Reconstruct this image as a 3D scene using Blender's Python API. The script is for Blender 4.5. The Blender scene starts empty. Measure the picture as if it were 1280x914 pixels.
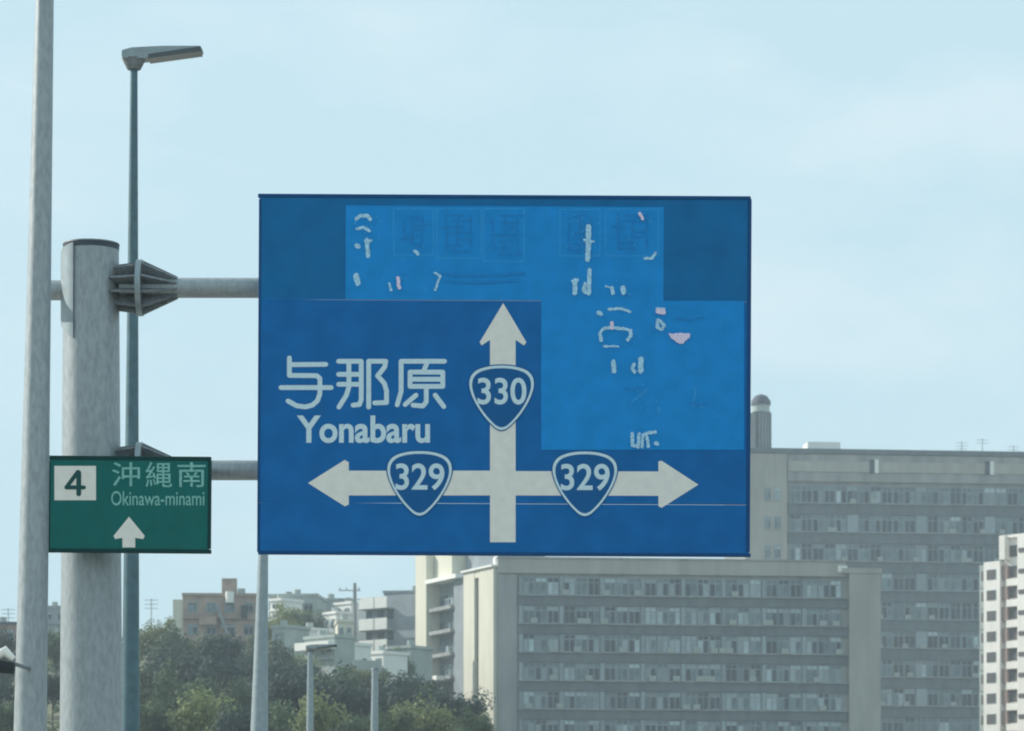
import bpy, math, random
from math import sin, cos, pi, radians as R
from mathutils import Vector, Matrix

random.seed(7)
sc = bpy.context.scene
col = sc.collection

# ------------------------------------------------------------------ camera
F = 4500.0            # focal length in pixels of the 1280 px wide photograph
HY = 1196.0           # pixel row of the horizon (below the frame: the photo is a crop)
CZ = 1.4              # eye height
cam_d = bpy.data.cameras.new('camera')
cam_d.sensor_width = 36.0
cam_d.lens = 36.0 * F / 1280.0
cam_d.shift_y = (HY - 457.0) / 1280.0
cam_d.dof.use_dof = True
cam_d.dof.focus_distance = 32.0
cam_d.dof.aperture_fstop = 8.0
cam_d.clip_start = 0.5
cam_d.clip_end = 9000.0
cam = bpy.data.objects.new('camera', cam_d)
col.objects.link(cam)
cam.location = (0, 0, CZ)
cam.rotation_euler = (R(90), 0, 0)
sc.camera = cam

# ------------------------------------------------------------------ light
SUN_EL, SUN_B = 33.0, 20.0      # sun stands to the left and a little beyond the signs
sdir = Vector((-cos(R(SUN_B)) * cos(R(SUN_EL)), sin(R(SUN_B)) * cos(R(SUN_EL)), sin(R(SUN_EL))))
sun_d = bpy.data.lights.new('sun', 'SUN')
sun_d.energy = 5.0
sun_d.angle = R(0.5)
sun_d.color = (1.0, 0.95, 0.86)
sun = bpy.data.objects.new('sun', sun_d)
col.objects.link(sun)
sun.location = (0, 0, 200)
sun.rotation_euler = sdir.to_track_quat('Z', 'Y').to_euler()

world = bpy.data.worlds.new('World')
sc.world = world
world.use_nodes = True
wn, wl = world.node_tree.nodes, world.node_tree.links
wn.clear()
sky = wn.new('ShaderNodeTexSky')
sky.sky_type = 'NISHITA'
sky.sun_disc = False
sky.sun_elevation = R(SUN_EL)
sky.sun_rotation = math.atan2(sdir.x, sdir.y)
sky.air_density, sky.dust_density, sky.ozone_density = 1.0, 2.0, 1.0
tc = wn.new('ShaderNodeTexCoord')
mp = wn.new('ShaderNodeMapping')
mp.inputs['Scale'].default_value = (1.0, 1.0, 2.6)
nz = wn.new('ShaderNodeTexNoise')
nz.inputs['Scale'].default_value = 9.0
nz.inputs['Detail'].default_value = 7.0
nz.inputs['Roughness'].default_value = 0.5
cr = wn.new('ShaderNodeValToRGB')
cr.color_ramp.elements[0].position = 0.47
cr.color_ramp.elements[0].color = (0, 0, 0, 1)
cr.color_ramp.elements[1].position = 0.72
cr.color_ramp.elements[1].color = (1, 1, 1, 1)
mx = wn.new('ShaderNodeMixRGB')      # thin veil of high cloud over the whole sky
mx.inputs['Fac'].default_value = 0.85
mx.inputs['Color2'].default_value = (6.45, 8.95, 9.95, 1)
mc = wn.new('ShaderNodeMixRGB')      # faint brighter cloud
mc.inputs['Color2'].default_value = (8.3, 9.5, 10.1, 1)
ml = wn.new('ShaderNodeMath'); ml.operation = 'MULTIPLY'; ml.inputs[1].default_value = 0.6
bg = wn.new('ShaderNodeBackground')
bg.inputs['Strength'].default_value = 0.1
wo = wn.new('ShaderNodeOutputWorld')
wl.new(tc.outputs['Generated'], mp.inputs['Vector'])
wl.new(mp.outputs['Vector'], nz.inputs['Vector'])
wl.new(nz.outputs['Fac'], cr.inputs['Fac'])
wl.new(cr.outputs['Color'], ml.inputs[0])
wl.new(sky.outputs['Color'], mx.inputs['Color1'])
wl.new(mx.outputs['Color'], mc.inputs['Color1'])
wl.new(ml.outputs[0], mc.inputs['Fac'])
wl.new(mc.outputs['Color'], bg.inputs['Color'])
wl.new(bg.outputs['Background'], wo.inputs['Surface'])

sc.view_settings.view_transform = 'Standard'
sc.view_settings.look = 'None'
sc.view_settings.exposure = 0.0
sc.view_settings.gamma = 1.0
sc.render.engine = 'CYCLES'
sc.cycles.use_denoising = True
sc.cycles.filter_width = 2.0
sc.cycles.max_bounces = 6

# ------------------------------------------------------------------ helpers
def P(px, py, Y):
    """photo pixel at depth Y -> point in the place (metres)"""
    return Vector(((px - 640.0) * Y / F, Y, CZ + (HY - py) * Y / F))

def mat(name, c, rough=0.6, var=0.12, scale=6.0, metal=0.0, spec=0.3, stretch=(1, 1, 1), objvar=0.0, c2=None, detail=4.0):
    m = bpy.data.materials.new(name)
    m.use_nodes = True
    n, l = m.node_tree.nodes, m.node_tree.links
    b = n['Principled BSDF']
    b.inputs['Roughness'].default_value = rough
    b.inputs['Metallic'].default_value = metal
    b.inputs['Specular IOR Level'].default_value = spec
    t = n.new('ShaderNodeTexCoord')
    g = n.new('ShaderNodeMapping'); g.inputs['Scale'].default_value = stretch
    z = n.new('ShaderNodeTexNoise'); z.inputs['Scale'].default_value = scale; z.inputs['Detail'].default_value = detail
    r = n.new('ShaderNodeValToRGB')
    r.color_ramp.elements[0].position, r.color_ramp.elements[1].position = 0.3, 0.7
    a = [max(0.0, x * (1 - var)) for x in c]
    q = [x * (1 + var) for x in (c2 or c)]
    r.color_ramp.elements[0].color = (*a, 1); r.color_ramp.elements[1].color = (*q, 1)
    l.new(t.outputs['Object'], g.inputs['Vector']); l.new(g.outputs['Vector'], z.inputs['Vector'])
    l.new(z.outputs['Fac'], r.inputs['Fac'])
    out = r.outputs['Color']
    if objvar:
        oi = n.new('ShaderNodeObjectInfo')
        mr = n.new('ShaderNodeMapRange')
        mr.inputs['To Min'].default_value, mr.inputs['To Max'].default_value = 1 - objvar, 1 + objvar
        hs = n.new('ShaderNodeHueSaturation')
        l.new(oi.outputs['Random'], mr.inputs['Value']); l.new(mr.outputs['Result'], hs.inputs['Value'])
        l.new(out, hs.inputs['Color']); out = hs.outputs['Color']
    l.new(out, b.inputs['Base Color'])
    return m

class MB:
    """collects shapes for ONE mesh object"""
    def __init__(s): s.v, s.f, s.sm = [], [], []
    def add(s, vs, fs, smooth=False):
        o = len(s.v); s.v += [tuple(x) for x in vs]
        for f in fs: s.f.append(tuple(o + i for i in f)); s.sm.append(smooth)
        return s
    def box(s, a, b):
        (x0, y0, z0), (x1, y1, z1) = a, b
        return s.add([(x0,y0,z0),(x1,y0,z0),(x1,y1,z0),(x0,y1,z0),(x0,y0,z1),(x1,y0,z1),(x1,y1,z1),(x0,y1,z1)],
                     [(0,3,2,1),(4,5,6,7),(0,1,5,4),(1,2,6,5),(2,3,7,6),(3,0,4,7)])
    def bev(s, a, b, e):
        """box with chamfered edges along every side"""
        (x0, y0, z0), (x1, y1, z1) = a, b
        xs, ys, zs = (x0, x1), (y0, y1), (z0, z1)
        import bmesh
        bm = bmesh.new()
        bmesh.ops.create_cube(bm, size=1.0)
        for v in bm.verts:
            v.co = ((x0 + x1) / 2 + v.co.x * (x1 - x0), (y0 + y1) / 2 + v.co.y * (y1 - y0), (z0 + z1) / 2 + v.co.z * (z1 - z0))
        bmesh.ops.bevel(bm, geom=bm.edges[:], offset=e, segments=1, affect='EDGES')
        bm.verts.index_update()
        s.add([v.co for v in bm.verts], [[v.index for v in f.verts] for f in bm.faces])
        bm.free(); return s
    def tube(s, pts, rs, n=20, caps=True):
        pts = [Vector(p) for p in pts]; rings = []
        up = None
        for i, p in enumerate(pts):
            d = (pts[min(i + 1, len(pts) - 1)] - pts[max(i - 1, 0)]).normalized()
            h = Vector((0, 0, 1)) if abs(d.z) < 0.9 else Vector((0, 1, 0))
            a = d.cross(h).normalized(); b = a.cross(d).normalized()
            rings.append([p + (a * cos(2*pi*k/n) + b * sin(2*pi*k/n)) * rs[i] for k in range(n)])
        vs = [v for r in rings for v in r]; fs = []
        for i in range(len(rings) - 1):
            for k in range(n):
                k2 = (k + 1) % n
                fs.append((i*n + k, i*n + k2, (i+1)*n + k2, (i+1)*n + k))
        s.add(vs, fs, True)
        if caps:
            s.add(rings[0], [tuple(range(n))]); s.add(rings[-1], [tuple(range(n))][::-1])
        return s
    def prism(s, poly, y0, y1):
        """outline in x,z pushed from y0 to y1"""
        n = len(poly)
        vs = [(x, y0, z) for x, z in poly] + [(x, y1, z) for x, z in poly]
        fs = [tuple(range(n)), tuple(range(2*n - 1, n - 1, -1))] + [(i, (i+1) % n + 0, n + (i+1) % n, n + i) for i in range(n)]
        return s.add(vs, fs)
    def foot(s, poly, z0, z1):
        """footprint in x,y raised from z0 to z1"""
        n = len(poly)
        vs = [(x, y, z0) for x, y in poly] + [(x, y, z1) for x, y in poly]
        fs = [tuple(range(n))[::-1], tuple(range(n, 2*n))] + [(i, (i+1) % n, n + (i+1) % n, n + i) for i in range(n)]
        return s.add(vs, fs)
    def mesh(s, name, m):
        me = bpy.data.meshes.new(name)
        me.from_pydata(s.v, [], s.f)
        me.polygons.foreach_set('use_smooth', s.sm)
        me.materials.append(m)
        import bmesh
        bm = bmesh.new(); bm.from_mesh(me); bmesh.ops.recalc_face_normals(bm, faces=bm.faces[:]); bm.to_mesh(me); bm.free()
        me.update()
        return me
    def build(s, name, m, parent=None, loc=(0, 0, 0)):
        return put(name, s.mesh(name, m), parent, loc)

def put(name, me, parent=None, loc=(0, 0, 0), rz=0.0):
    o = bpy.data.objects.new(name, me)
    col.objects.link(o)
    o.location = loc
    o.rotation_euler = (0, 0, rz)
    if parent: o.parent = parent
    return o

def tag(o, label=None, cat=None, group=None, kind=None):
    if label: o['label'] = label
    if cat: o['category'] = cat
    if group: o['group'] = group
    if kind: o['kind'] = kind
    return o

def thing(name, label, cat, loc, rz=0.0, group=None):
    return tag(put(name, None, None, loc, rz), label, cat, group)

# ------------------------------------------------------------------ materials
M = dict(
    galv=mat('galvanised steel', (0.31, 0.345, 0.36), 0.50, 0.10, 30, 0.55, 0.6, c2=(0.35, 0.38, 0.39), stretch=(1, 1, .35)),
    galv_rough=mat('weathered galvanised steel', (0.20, 0.22, 0.235), 0.55, 0.25, 22, 0.15, 0.4),
    pole=mat('pale painted steel', (0.29, 0.34, 0.36), 0.48, 0.10, 9, 0.5, 0.6),
    lamp_pole=mat('dull green grey painted steel', (0.09, 0.155, 0.18), 0.46, 0.15, 9, 0.5, 0.6),
    dark=mat('dark rubber', (0.02, 0.025, 0.028), 0.6, 0.1),
    lens=mat('lamp lens', (0.06, 0.075, 0.08), 0.25, 0.1, spec=0.6),
    blue=mat('dark blue sign sheeting', (0.003, 0.140, 0.405), 0.42, 0.10, 4, 0, 0.12, detail=8),
    blue_top=mat('faded dark blue sign sheeting', (0.003, 0.148, 0.37), 0.45, 0.10, 4, 0, 0.12, detail=8),
    navy=mat('navy sign edging', (0.003, 0.070, 0.21), 0.5, 0.05, spec=0.15),
    shield=mat('navy shield sheeting', (0.003, 0.108, 0.31), 0.45, 0.05, spec=0.15),
    patch=mat('lighter blue masking film', (0.006, 0.262, 0.66), 0.4, 0.08, 6, 0, 0.12, detail=8),
    ghost=mat('print showing dull through masking film', (0.006, 0.225, 0.58), 0.45, 0.10, 30, spec=0.15),
    seam=mat('panel joint', (0.004, 0.165, 0.45), 0.5, 0.1, spec=0.15),
    ghost_lt=mat('raised creases of masking film', (0.025, 0.32, 0.72), 0.45, 0.10, 30, spec=0.15),
    white=mat('white reflective sheeting', (0.84, 0.80, 0.73), 0.5, 0.05, 12, 0, 0.3),
    letter=mat('white lettering sheeting', (0.62, 0.77, 0.83), 0.5, 0.07, 40, 0, 0.3),
    chip=mat('bare white print', (0.40, 0.66, 0.84), 0.5, 0.3, 60),
    pink=mat('bare pinkish print', (0.78, 0.66, 0.82), 0.5, 0.15, 60),
    green=mat('green sign sheeting', (0.004, 0.135, 0.122), 0.45, 0.08, 6, 0, 0.15),
    green_edge=mat('dark green sign edging', (0.003, 0.045, 0.043), 0.5, 0.05, spec=0.15),
    green_ink=mat('dark green print', (0.006, 0.075, 0.075), 0.5, 0.05),
    pale_green=mat('pale lettering on green', (0.22, 0.50, 0.45), 0.5, 0.2, 30),
    concrete=mat('weathered grey concrete', (0.265, 0.285, 0.285), 0.8, 0.18, 0.7, 0, 0.2, c2=(0.31, 0.312, 0.30), stretch=(1, 1, .2), detail=7),
    concrete_b=mat('blue grey shaded spandrel', (0.125, 0.152, 0.165), 0.7, 0.2, 0.9, 0, 0.2, stretch=(1, 1, .4), detail=7),  # darker tone carries the recess shadow of the spandrels
    concrete_w=mat('warm grey concrete', (0.37, 0.355, 0.325), 0.8, 0.14, 0.7, 0, 0.2, stretch=(1, 1, .22)),
    cream=mat('cream rendered wall', (0.62, 0.60, 0.50), 0.8, 0.09, 0.7, 0, 0.2, stretch=(1, 1, .15), detail=7),
    whitewall=mat('white rendered wall', (0.80, 0.79, 0.75), 0.8, 0.04, 0.5, 0, 0.2),
    warmwhite=mat('warm white painted wall', (0.82, 0.775, 0.72), 0.8, 0.08, 0.7, 0, 0.2, stretch=(1, 1, .2), detail=7),
    opening=mat('dark balcony opening', (0.085, 0.070, 0.065), 0.6, 0.2),
    brown=mat('brown grey balcony wall', (0.31, 0.215, 0.18), 0.8, 0.1, 1.0, 0, 0.2),
    frame=mat('aluminium window frame', (0.25, 0.305, 0.325), 0.5, 0.1, 2.0, 0, 0.3, objvar=0.18),
    glass=mat('dark window glass', (0.022, 0.04, 0.05), 0.25, 0.2, 1.0, 0, 0.5, objvar=0.4),
    glass_mid=mat('window glass with half drawn curtain', (0.13, 0.18, 0.20), 0.4, 0.3, 1.6, 0, 0.4, objvar=0.3),
    blind=mat('pale blind behind glass', (0.34, 0.41, 0.43), 0.5, 0.12, 1.6, 0, 0.3, objvar=0.4),
    slotshade=mat('painted slot shade', (0.10, 0.11, 0.10), 0.4, 0.1),  # dark tone painted for the shade inside the end wall slot
    pinkwall=mat('pinkish grey rendered wall', (0.36, 0.28, 0.235), 0.85, 0.2, 0.9, 0, 0.1),
    palewall=mat('pale grey green rendered wall', (0.36, 0.40, 0.38), 0.85, 0.15, 0.5, 0, 0.1),
    greywall=mat('grey rendered wall', (0.27, 0.30, 0.32), 0.85, 0.14, 0.6, 0, 0.1),
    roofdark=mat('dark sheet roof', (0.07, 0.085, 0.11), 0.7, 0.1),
    bark=mat('bark', (0.10, 0.08, 0.06), 0.9, 0.25, 5),
    asphalt=mat('asphalt', (0.10, 0.10, 0.10), 0.9, 0.2, 3),
    paving=mat('concrete paving', (0.38, 0.37, 0.34), 0.9, 0.12, 2),
    paint=mat('white road paint', (0.75, 0.75, 0.72), 0.7, 0.08, 6),
    ground=mat('rough grass and soil', (0.10, 0.12, 0.06), 0.95, 0.3, 0.15, 0, 0.1, c2=(0.17, 0.16, 0.11)),
)

def leaf_mat(name, c, c2):
    m = mat(name, c, 0.6, 0.28, 0.9, 0, 0.25, objvar=0.22, c2=c2)
    b = m.node_tree.nodes['Principled BSDF']
    tr = m.node_tree.nodes.new('ShaderNodeBsdfTranslucent')
    mixs = m.node_tree.nodes.new('ShaderNodeMixShader'); mixs.inputs[0].default_value = 0.35
    out = m.node_tree.nodes['Material Output']
    src = b.inputs['Base Color'].links[0].from_socket
    m.node_tree.links.new(src, tr.inputs['Color'])
    m.node_tree.links.new(b.outputs[0], mixs.inputs[1]); m.node_tree.links.new(tr.outputs[0], mixs.inputs[2])
    m.node_tree.links.new(mixs.outputs[0], out.inputs['Surface'])
    return m
M['leaf'] = leaf_mat('dark green foliage', (0.065, 0.105, 0.060), (0.11, 0.155, 0.085))
M['leaf_y'] = leaf_mat('yellow green foliage', (0.15, 0.19, 0.085), (0.22, 0.25, 0.11))
M['leaf_b'] = leaf_mat('bluish dark foliage', (0.024, 0.044, 0.042), (0.040, 0.068, 0.056))

# ------------------------------------------------------------------ ground, road
def smooth(a, b, x):
    t = max(0.0, min(1.0, (x - a) / (b - a))); return t * t * (3 - 2 * t)
def lerp_table(tab, x):
    if x <= tab[0][0]: return tab[0][1]
    for (x0, y0), (x1, y1) in zip(tab, tab[1:]):
        if x <= x1: return y0 + (y1 - y0) * (x - x0) / (x1 - x0)
    return tab[-1][1]
HILL = [(0, 0), (110, 0), (150, 3.5), (200, 9.5), (300, 20.0), (400, 31.5), (450, 38.5), (500, 44.5), (560, 47), (700, 40), (1000, 20), (1500, 5)]
def h(x, y):
    base = lerp_table(HILL, y)
    u = x / max(y, 60.0)
    k = 1.0 - 0.42 * smooth(-0.035, 0.01, u)
    w = 1.0 - 0.55 * smooth(0.5, 1.4, abs(u))
    return base * k * w + (0.5 * sin(x * 0.05) * cos(y * 0.043) if y > 150 else 0.0) - 0.02
g = MB()
ys = [-1500, -600, -200, -60, 0, 40, 80, 110, 130, 150] + list(range(170, 620, 15)) + [680, 760, 900, 1100, 1500, 2000, 2400]
us = [-2400, -1600, -1000, -700, -500, -400, -320, -260] + list(range(-220, 230, 12)) + [260, 320, 400, 500, 700, 1000, 1600, 2400]
for y in ys:
    for x in us: g.v.append((x, y, h(x, y)))
nx = len(us)
for j in range(len(ys) - 1):
    for i in range(nx - 1):
        g.f.append((j*nx + i, j*nx + i + 1, (j+1)*nx + i + 1, (j+1)*nx + i)); g.sm.append(True)
tag(g.build('ground', M['ground']), kind='structure')
tag(MB().box((-2.2, -60, -0.4), (9.0, 108, 0.0)).build('road', M['asphalt']), kind='structure')
tag(MB().box((-2.45, -60, -0.4), (-2.2, 108, 0.13)).build('kerb', M['paving']), kind='structure')
tag(MB().box((-16, -60, -0.4), (-2.453, 108, 0.115)).build('pavement', M['paving']), kind='structure')
tag(MB().box((9.0, -60, -0.4), (9.25, 108, 0.13)).build('kerb', M['paving']), kind='structure')
tag(MB().box((9.253, -60, -0.4), (20, 108, 0.115)).build('pavement', M['paving']), kind='structure')
lm = MB()
for k in range(12):
    lm.add([(1.2, 6 + k*8, .004), (1.35, 6 + k*8, .004), (1.35, 11 + k*8, .004), (1.2, 11 + k*8, .004)], [(0, 1, 2, 3)])
tag(lm.build('lane_marking', M['paint']), kind='structure')

# ------------------------------------------------------------------ haze
hz = MB().box((-2500, -1600, -2.0), (2500, 2500, 96.0)).build('haze', M['paving'])
hm = bpy.data.materials.new('haze')
hm.use_nodes = True
hm.node_tree.nodes.clear()
pv = hm.node_tree.nodes.new('ShaderNodeVolumePrincipled')
pv.inputs['Color'].default_value = (0.80, 0.92, 1.0, 1)
pv.inputs['Density'].default_value = 0.00041
pv.inputs['Anisotropy'].default_value = 0.0
ho = hm.node_tree.nodes.new('ShaderNodeOutputMaterial')
hm.node_tree.links.new(pv.outputs[0], ho.inputs['Volume'])
hz.data.materials.clear(); hz.data.materials.append(hm)
tag(hz, kind='stuff')

# ------------------------------------------------------------------ sign post with two arms
YP = 32.5
SP = F / YP
pz = lambda py: CZ + (HY - py) / SP
pxx = lambda px: (px - 640) / SP
post = thing('sign_post', 'thick tapered grey steel post with two ribbed arms carrying the road signs', 'sign post', (pxx(114), YP, 0))
ox = pxx(114)
def rel(px, py): return (pxx(px) - ox, 0.0, pz(py))
r_top, r_914 = 34.5 / SP, 39 / SP
zt, z9 = pz(307), pz(914)
zt = pz(309)
r0 = r_914 + (r_914 - r_top) * z9 / (zt - z9)
MB().tube([(0, 0, 0.10), (0, 0, zt)], [r0, r_top], 40).build('pole', M['galv'], post)
MB().tube([(0, 0, zt - 0.03), (0, 0, zt + 0.012)], [r_top * 1.012, r_top * 1.012], 40).build('cap_shade_band', M['roofdark'], post)  # dark band paints the shaded recess below the cap
MB().tube([(0, 0, zt + 0.015), (0, 0, zt + 0.028)], [r_top * 1.03, r_top * 1.02], 40).build('cap', M['galv_rough'], post)
MB().box((-0.45, -0.45, 0.105), (0.45, 0.45, 0.14)).build('base_plate', M['galv_rough'], post)
for cy_, a_px in ((360, 1), (588, 1)):
    x_f = 175
    # collar sleeve welded round the post
    c0 = rel(114, cy_)
    arm = MB().tube([rel(150, cy_), rel(340, cy_)], [12.5 / SP] * 2, 24).build('arm', M['galv'], post)
    fl = MB().tube([rel(171.5, cy_), rel(178.5, cy_)], [35 / SP] * 2, 32).build('flange', M['pole'], post)
    fme = None
    for k in range(10):
        a = 2 * pi * k / 10 + 0.31
        ca, sa = cos(a), sin(a)
        def rib(x0, ra0, x1, ra1, rin0, rin1):
            b = MB(); t = 0.010
            pts = [(x0, rin0), (x0, ra0), (x1, ra1), (x1, rin1)]
            vs = []
            for sgn in (-1, 1):
                for (px, rr) in pts:
                    q = rel(px, cy_); rr = rr / SP
                    vs.append((q[0], ca * rr - sa * t * sgn, q[2] + sa * rr + ca * t * sgn))
            b.add(vs, [(0,1,2,3),(7,6,5,4),(0,4,5,1),(1,5,6,2),(2,6,7,3),(3,7,4,0)])
            return b
        rib(179, 34, 222, 14, 11, 11).build('rib', M['galv_rough'], post)
        if ca < 0.75 or True:
            rib(141, 28, 171, 32, 11, 11).build('rib', M['galv_rough'], post)
# stiffener on the sunlit side and the short stub beyond it
gx = MB()
n_ = 18
ro = r_top + 3.4 / SP
vs = []
for q in range(n_ + 1):
    th = R(-60 + 120 * q / n_)                   # measured from the sunlit side
    f_ = abs(-60 + 120 * q / n_) / 60
    for rr_ in (ro, ro - 0.04):
        for zz in (pz(318 - 9 * f_), pz(402 + 26 * f_)):
            vs.append((-rr_ * cos(th), -rr_ * sin(th), zz))
fs = []
for q in range(n_):
    a_, b_ = q * 4, q * 4 + 4
    fs += [(a_, a_+1, b_+1, b_), (a_+2, b_+2, b_+3, a_+3), (a_, b_, b_+2, a_+2), (a_+1, a_+3, b_+3, b_+1)]
fs += [(0, 2, 3, 1), (n_*4, n_*4+1, n_*4+3, n_*4+2)]
gx.add(vs, fs)
gx.build('collar', M['pole'], post)
MB().tube([rel(82, 363), rel(40, 363)], [12.5 / SP] * 2, 24).build('stub_arm', M['galv'], post)
MB().tube([rel(39.5, 363), rel(37.5, 363)], [13.5 / SP] * 2, 24).build('stub_cap', M['galv_rough'], post)

# ------------------------------------------------------------------ flat print helpers (sign-local metres: x right, z up, face at y = 0 looking to -y)
class Face:
    def __init__(s, obj, Y, cx, cy, ox, tilt):
        s.o, s.k, s.cx, s.cy, s.tilt = obj, F / Y, cx, cy, tilt
    def __call__(s, px, py):
        dx, dy = px - s.cx, py - s.cy
        c, n = cos(s.tilt), sin(s.tilt)
        return ((dx * c + dy * n) / s.k, -(-dx * n + dy * c) / s.k)
    # measured pixels already contain the sign's small tilt; __call__ undoes it
    def sheet(s, name, polys, m, d, parent=None):
        b = MB()
        for i, poly in enumerate(polys):
            q = [s(*p) for p in poly]
            b.add([(x, -d - 0.00004 * i, z) for x, z in q], [tuple(range(len(q)))])
        o = b.build(name, m, parent or s.o)
        me = o.data
        import bmesh
        bm = bmesh.new(); bm.from_mesh(me)
        for f in bm.faces:
            if f.normal.y > 0: f.normal_flip()
        bmesh.ops.triangulate(bm, faces=[f for f in bm.faces if len(f.verts) > 4])
        bm.to_mesh(me); bm.free()
        return o
    def plate(s, name, x0, y0, x1, y1, m, d0, d1, e=0.004):
        a, b = s(x0, y1), s(x1, y0)
        cx, cz = s((x0 + x1) / 2, (y0 + y1) / 2)
        w, hh = (x1 - x0) / s.k / 2, (y1 - y0) / s.k / 2
        return MB().bev((cx - w, -d1, cz - hh), (cx + w, -d0, cz + hh), e).build(name, m, s.o)
def stroke(pts, w, cap=True):
    """a pen stroke as small polygons in pixel space"""
    out = []
    for (x0, y0), (x1, y1) in zip(pts, pts[1:]):
        L = math.hypot(x1 - x0, y1 - y0) or 1e-6
        nx_, ny_ = -(y1 - y0) / L * w / 2, (x1 - x0) / L * w / 2
        out.append([(x0 + nx_, y0 + ny_), (x1 + nx_, y1 + ny_), (x1 - nx_, y1 - ny_), (x0 - nx_, y0 - ny_)])
    js = pts if cap else pts[1:-1]
    for (x, y) in js:
        out.append([(x + w / 2 * cos(2*pi*k/10), y + w / 2 * sin(2*pi*k/10)) for k in range(10)])
    return out
def rough(polys, rnd, amp=1.0):
    out = []
    for p in polys:
        q = []
        for (a0, b0), (a1, b1) in zip(p, p[1:] + p[:1]):
            m_ = max(1, int(math.hypot(a1 - a0, b1 - b0) / 2.2))
            q += [(a0 + (a1 - a0) * t_ / m_ + rnd.uniform(-amp, amp), b0 + (b1 - b0) * t_ / m_ + rnd.uniform(-amp, amp)) for t_ in range(m_)]
        out.append(q)
    return out
def glyph_mesh(txt, bold):
    c = bpy.data.curves.new('lettering', 'FONT')
    c.body = txt; c.size = 1.0; c.offset = bold; c.fill_mode = 'FRONT'
    o = bpy.data.objects.new('lettering', c); col.objects.link(o)
    bpy.context.view_layer.update()
    me = bpy.data.meshes.new_from_object(o.evaluated_get(bpy.context.evaluated_depsgraph_get()))
    bpy.data.objects.remove(o); bpy.data.curves.remove(c)
    return me
def lettering(face, name, txt, box, m, d, bold=0.0, parent=None):
    me = glyph_mesh(txt, bold)
    x0, y0, x1, y1 = box
    xs = [v.co.x for v in me.vertices]; ysv = [v.co.y for v in me.vertices]
    ax, bx, ay, by = min(xs), max(xs), min(ysv), max(ysv)
    for v in me.vertices:
        px = x0 + (v.co.x - ax) / (bx - ax) * (x1 - x0)
        py = y1 - (v.co.y - ay) / (by - ay) * (y1 - y0)
        x, z = face(px, py)
        v.co = (x, -d, z)
    me.materials.clear(); me.materials.append(m); me.update()
    o = put(name, me, parent or face.o)
    return o

# ------------------------------------------------------------------ big blue sign
TILT = R(0.30)
YS = 32.14
c_ = P(630.5, 469, YS)
big = thing('direction_sign', 'large blue direction sign with white crossing arrows, shields 330 and 329 and lettering', 'road sign', (c_.x, YS, c_.z))
big.rotation_euler = (0, TILT, 0)
B = Face(big, YS, 630.5, 469, 0, TILT)
B.plate('panel', 324.5, 246.5, 936.5, 375.3, M['blue_top'], -0.03, 0.0)
B.plate('panel', 324.5, 376.0, 936.5, 629.2, M['blue'], -0.03, 0.0)
B.plate('panel', 324.5, 629.9, 936.5, 692.5, M['blue'], -0.03, 0.0)
for a in ((322.5, 243.8, 938.5, 248.6), (322.5, 690.2, 938.5, 694.6)):
    B.plate('edge_strip', *a, M['navy'], -0.034, 0.006)
for a in ((322.5, 248.8, 325.6, 690.0), (933.5, 248.8, 938.5, 690.0)):
    B.plate('edge_strip', *a, M['navy'], -0.034, 0.006)
for yy in (300, 360, 588, 650):
    a, b2 = B(328, yy + 4), B(933, yy - 4)
    MB().box((a[0], 0.034, a[1]), (b2[0], 0.09, b2[1])).build('back_rail', M['galv_rough'], big)
B.plate('masking_patch', 432, 258, 829.5, 375.6, M['patch'], -0.001, 0.0035, 0.0004)
MB().prism([B(*p) for p in ((676.5, 373), (829.2, 373), (829.2, 376.2), (930, 376.2), (930, 562.5), (676.5, 562.5))], 0.001, -0.0042).build('masking_patch', M['patch'], big)
seam = B.sheet('seam', [[(326, 627.6), (932, 627.6), (932, 629.0), (326, 629.0)]], M['seam'], 0.0012)
seam2 = B.sheet('seam', [[(326, 373.2), (431, 373.2), (431, 374.8), (326, 374.8)]], M['seam'], 0.0012)
# arrows
arrow = [(629, 379), (658, 428), (655, 432), (644.5, 425), (644.5, 589), (823, 589.5), (823, 577), (827, 576), (873, 606), (827, 635),
         (823, 633), (823, 620), (644.5, 619.5), (644.5, 678), (612.5, 678), (612.5, 619.5), (436, 619.5), (436, 631), (431, 633), (385, 604), (431, 575), (436, 578),
         (436, 588.5), (612.5, 588.5), (612.5, 425), (602, 432), (599.5, 428)]
B.sheet('arrow', [arrow], M['white'], 0.003)
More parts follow.
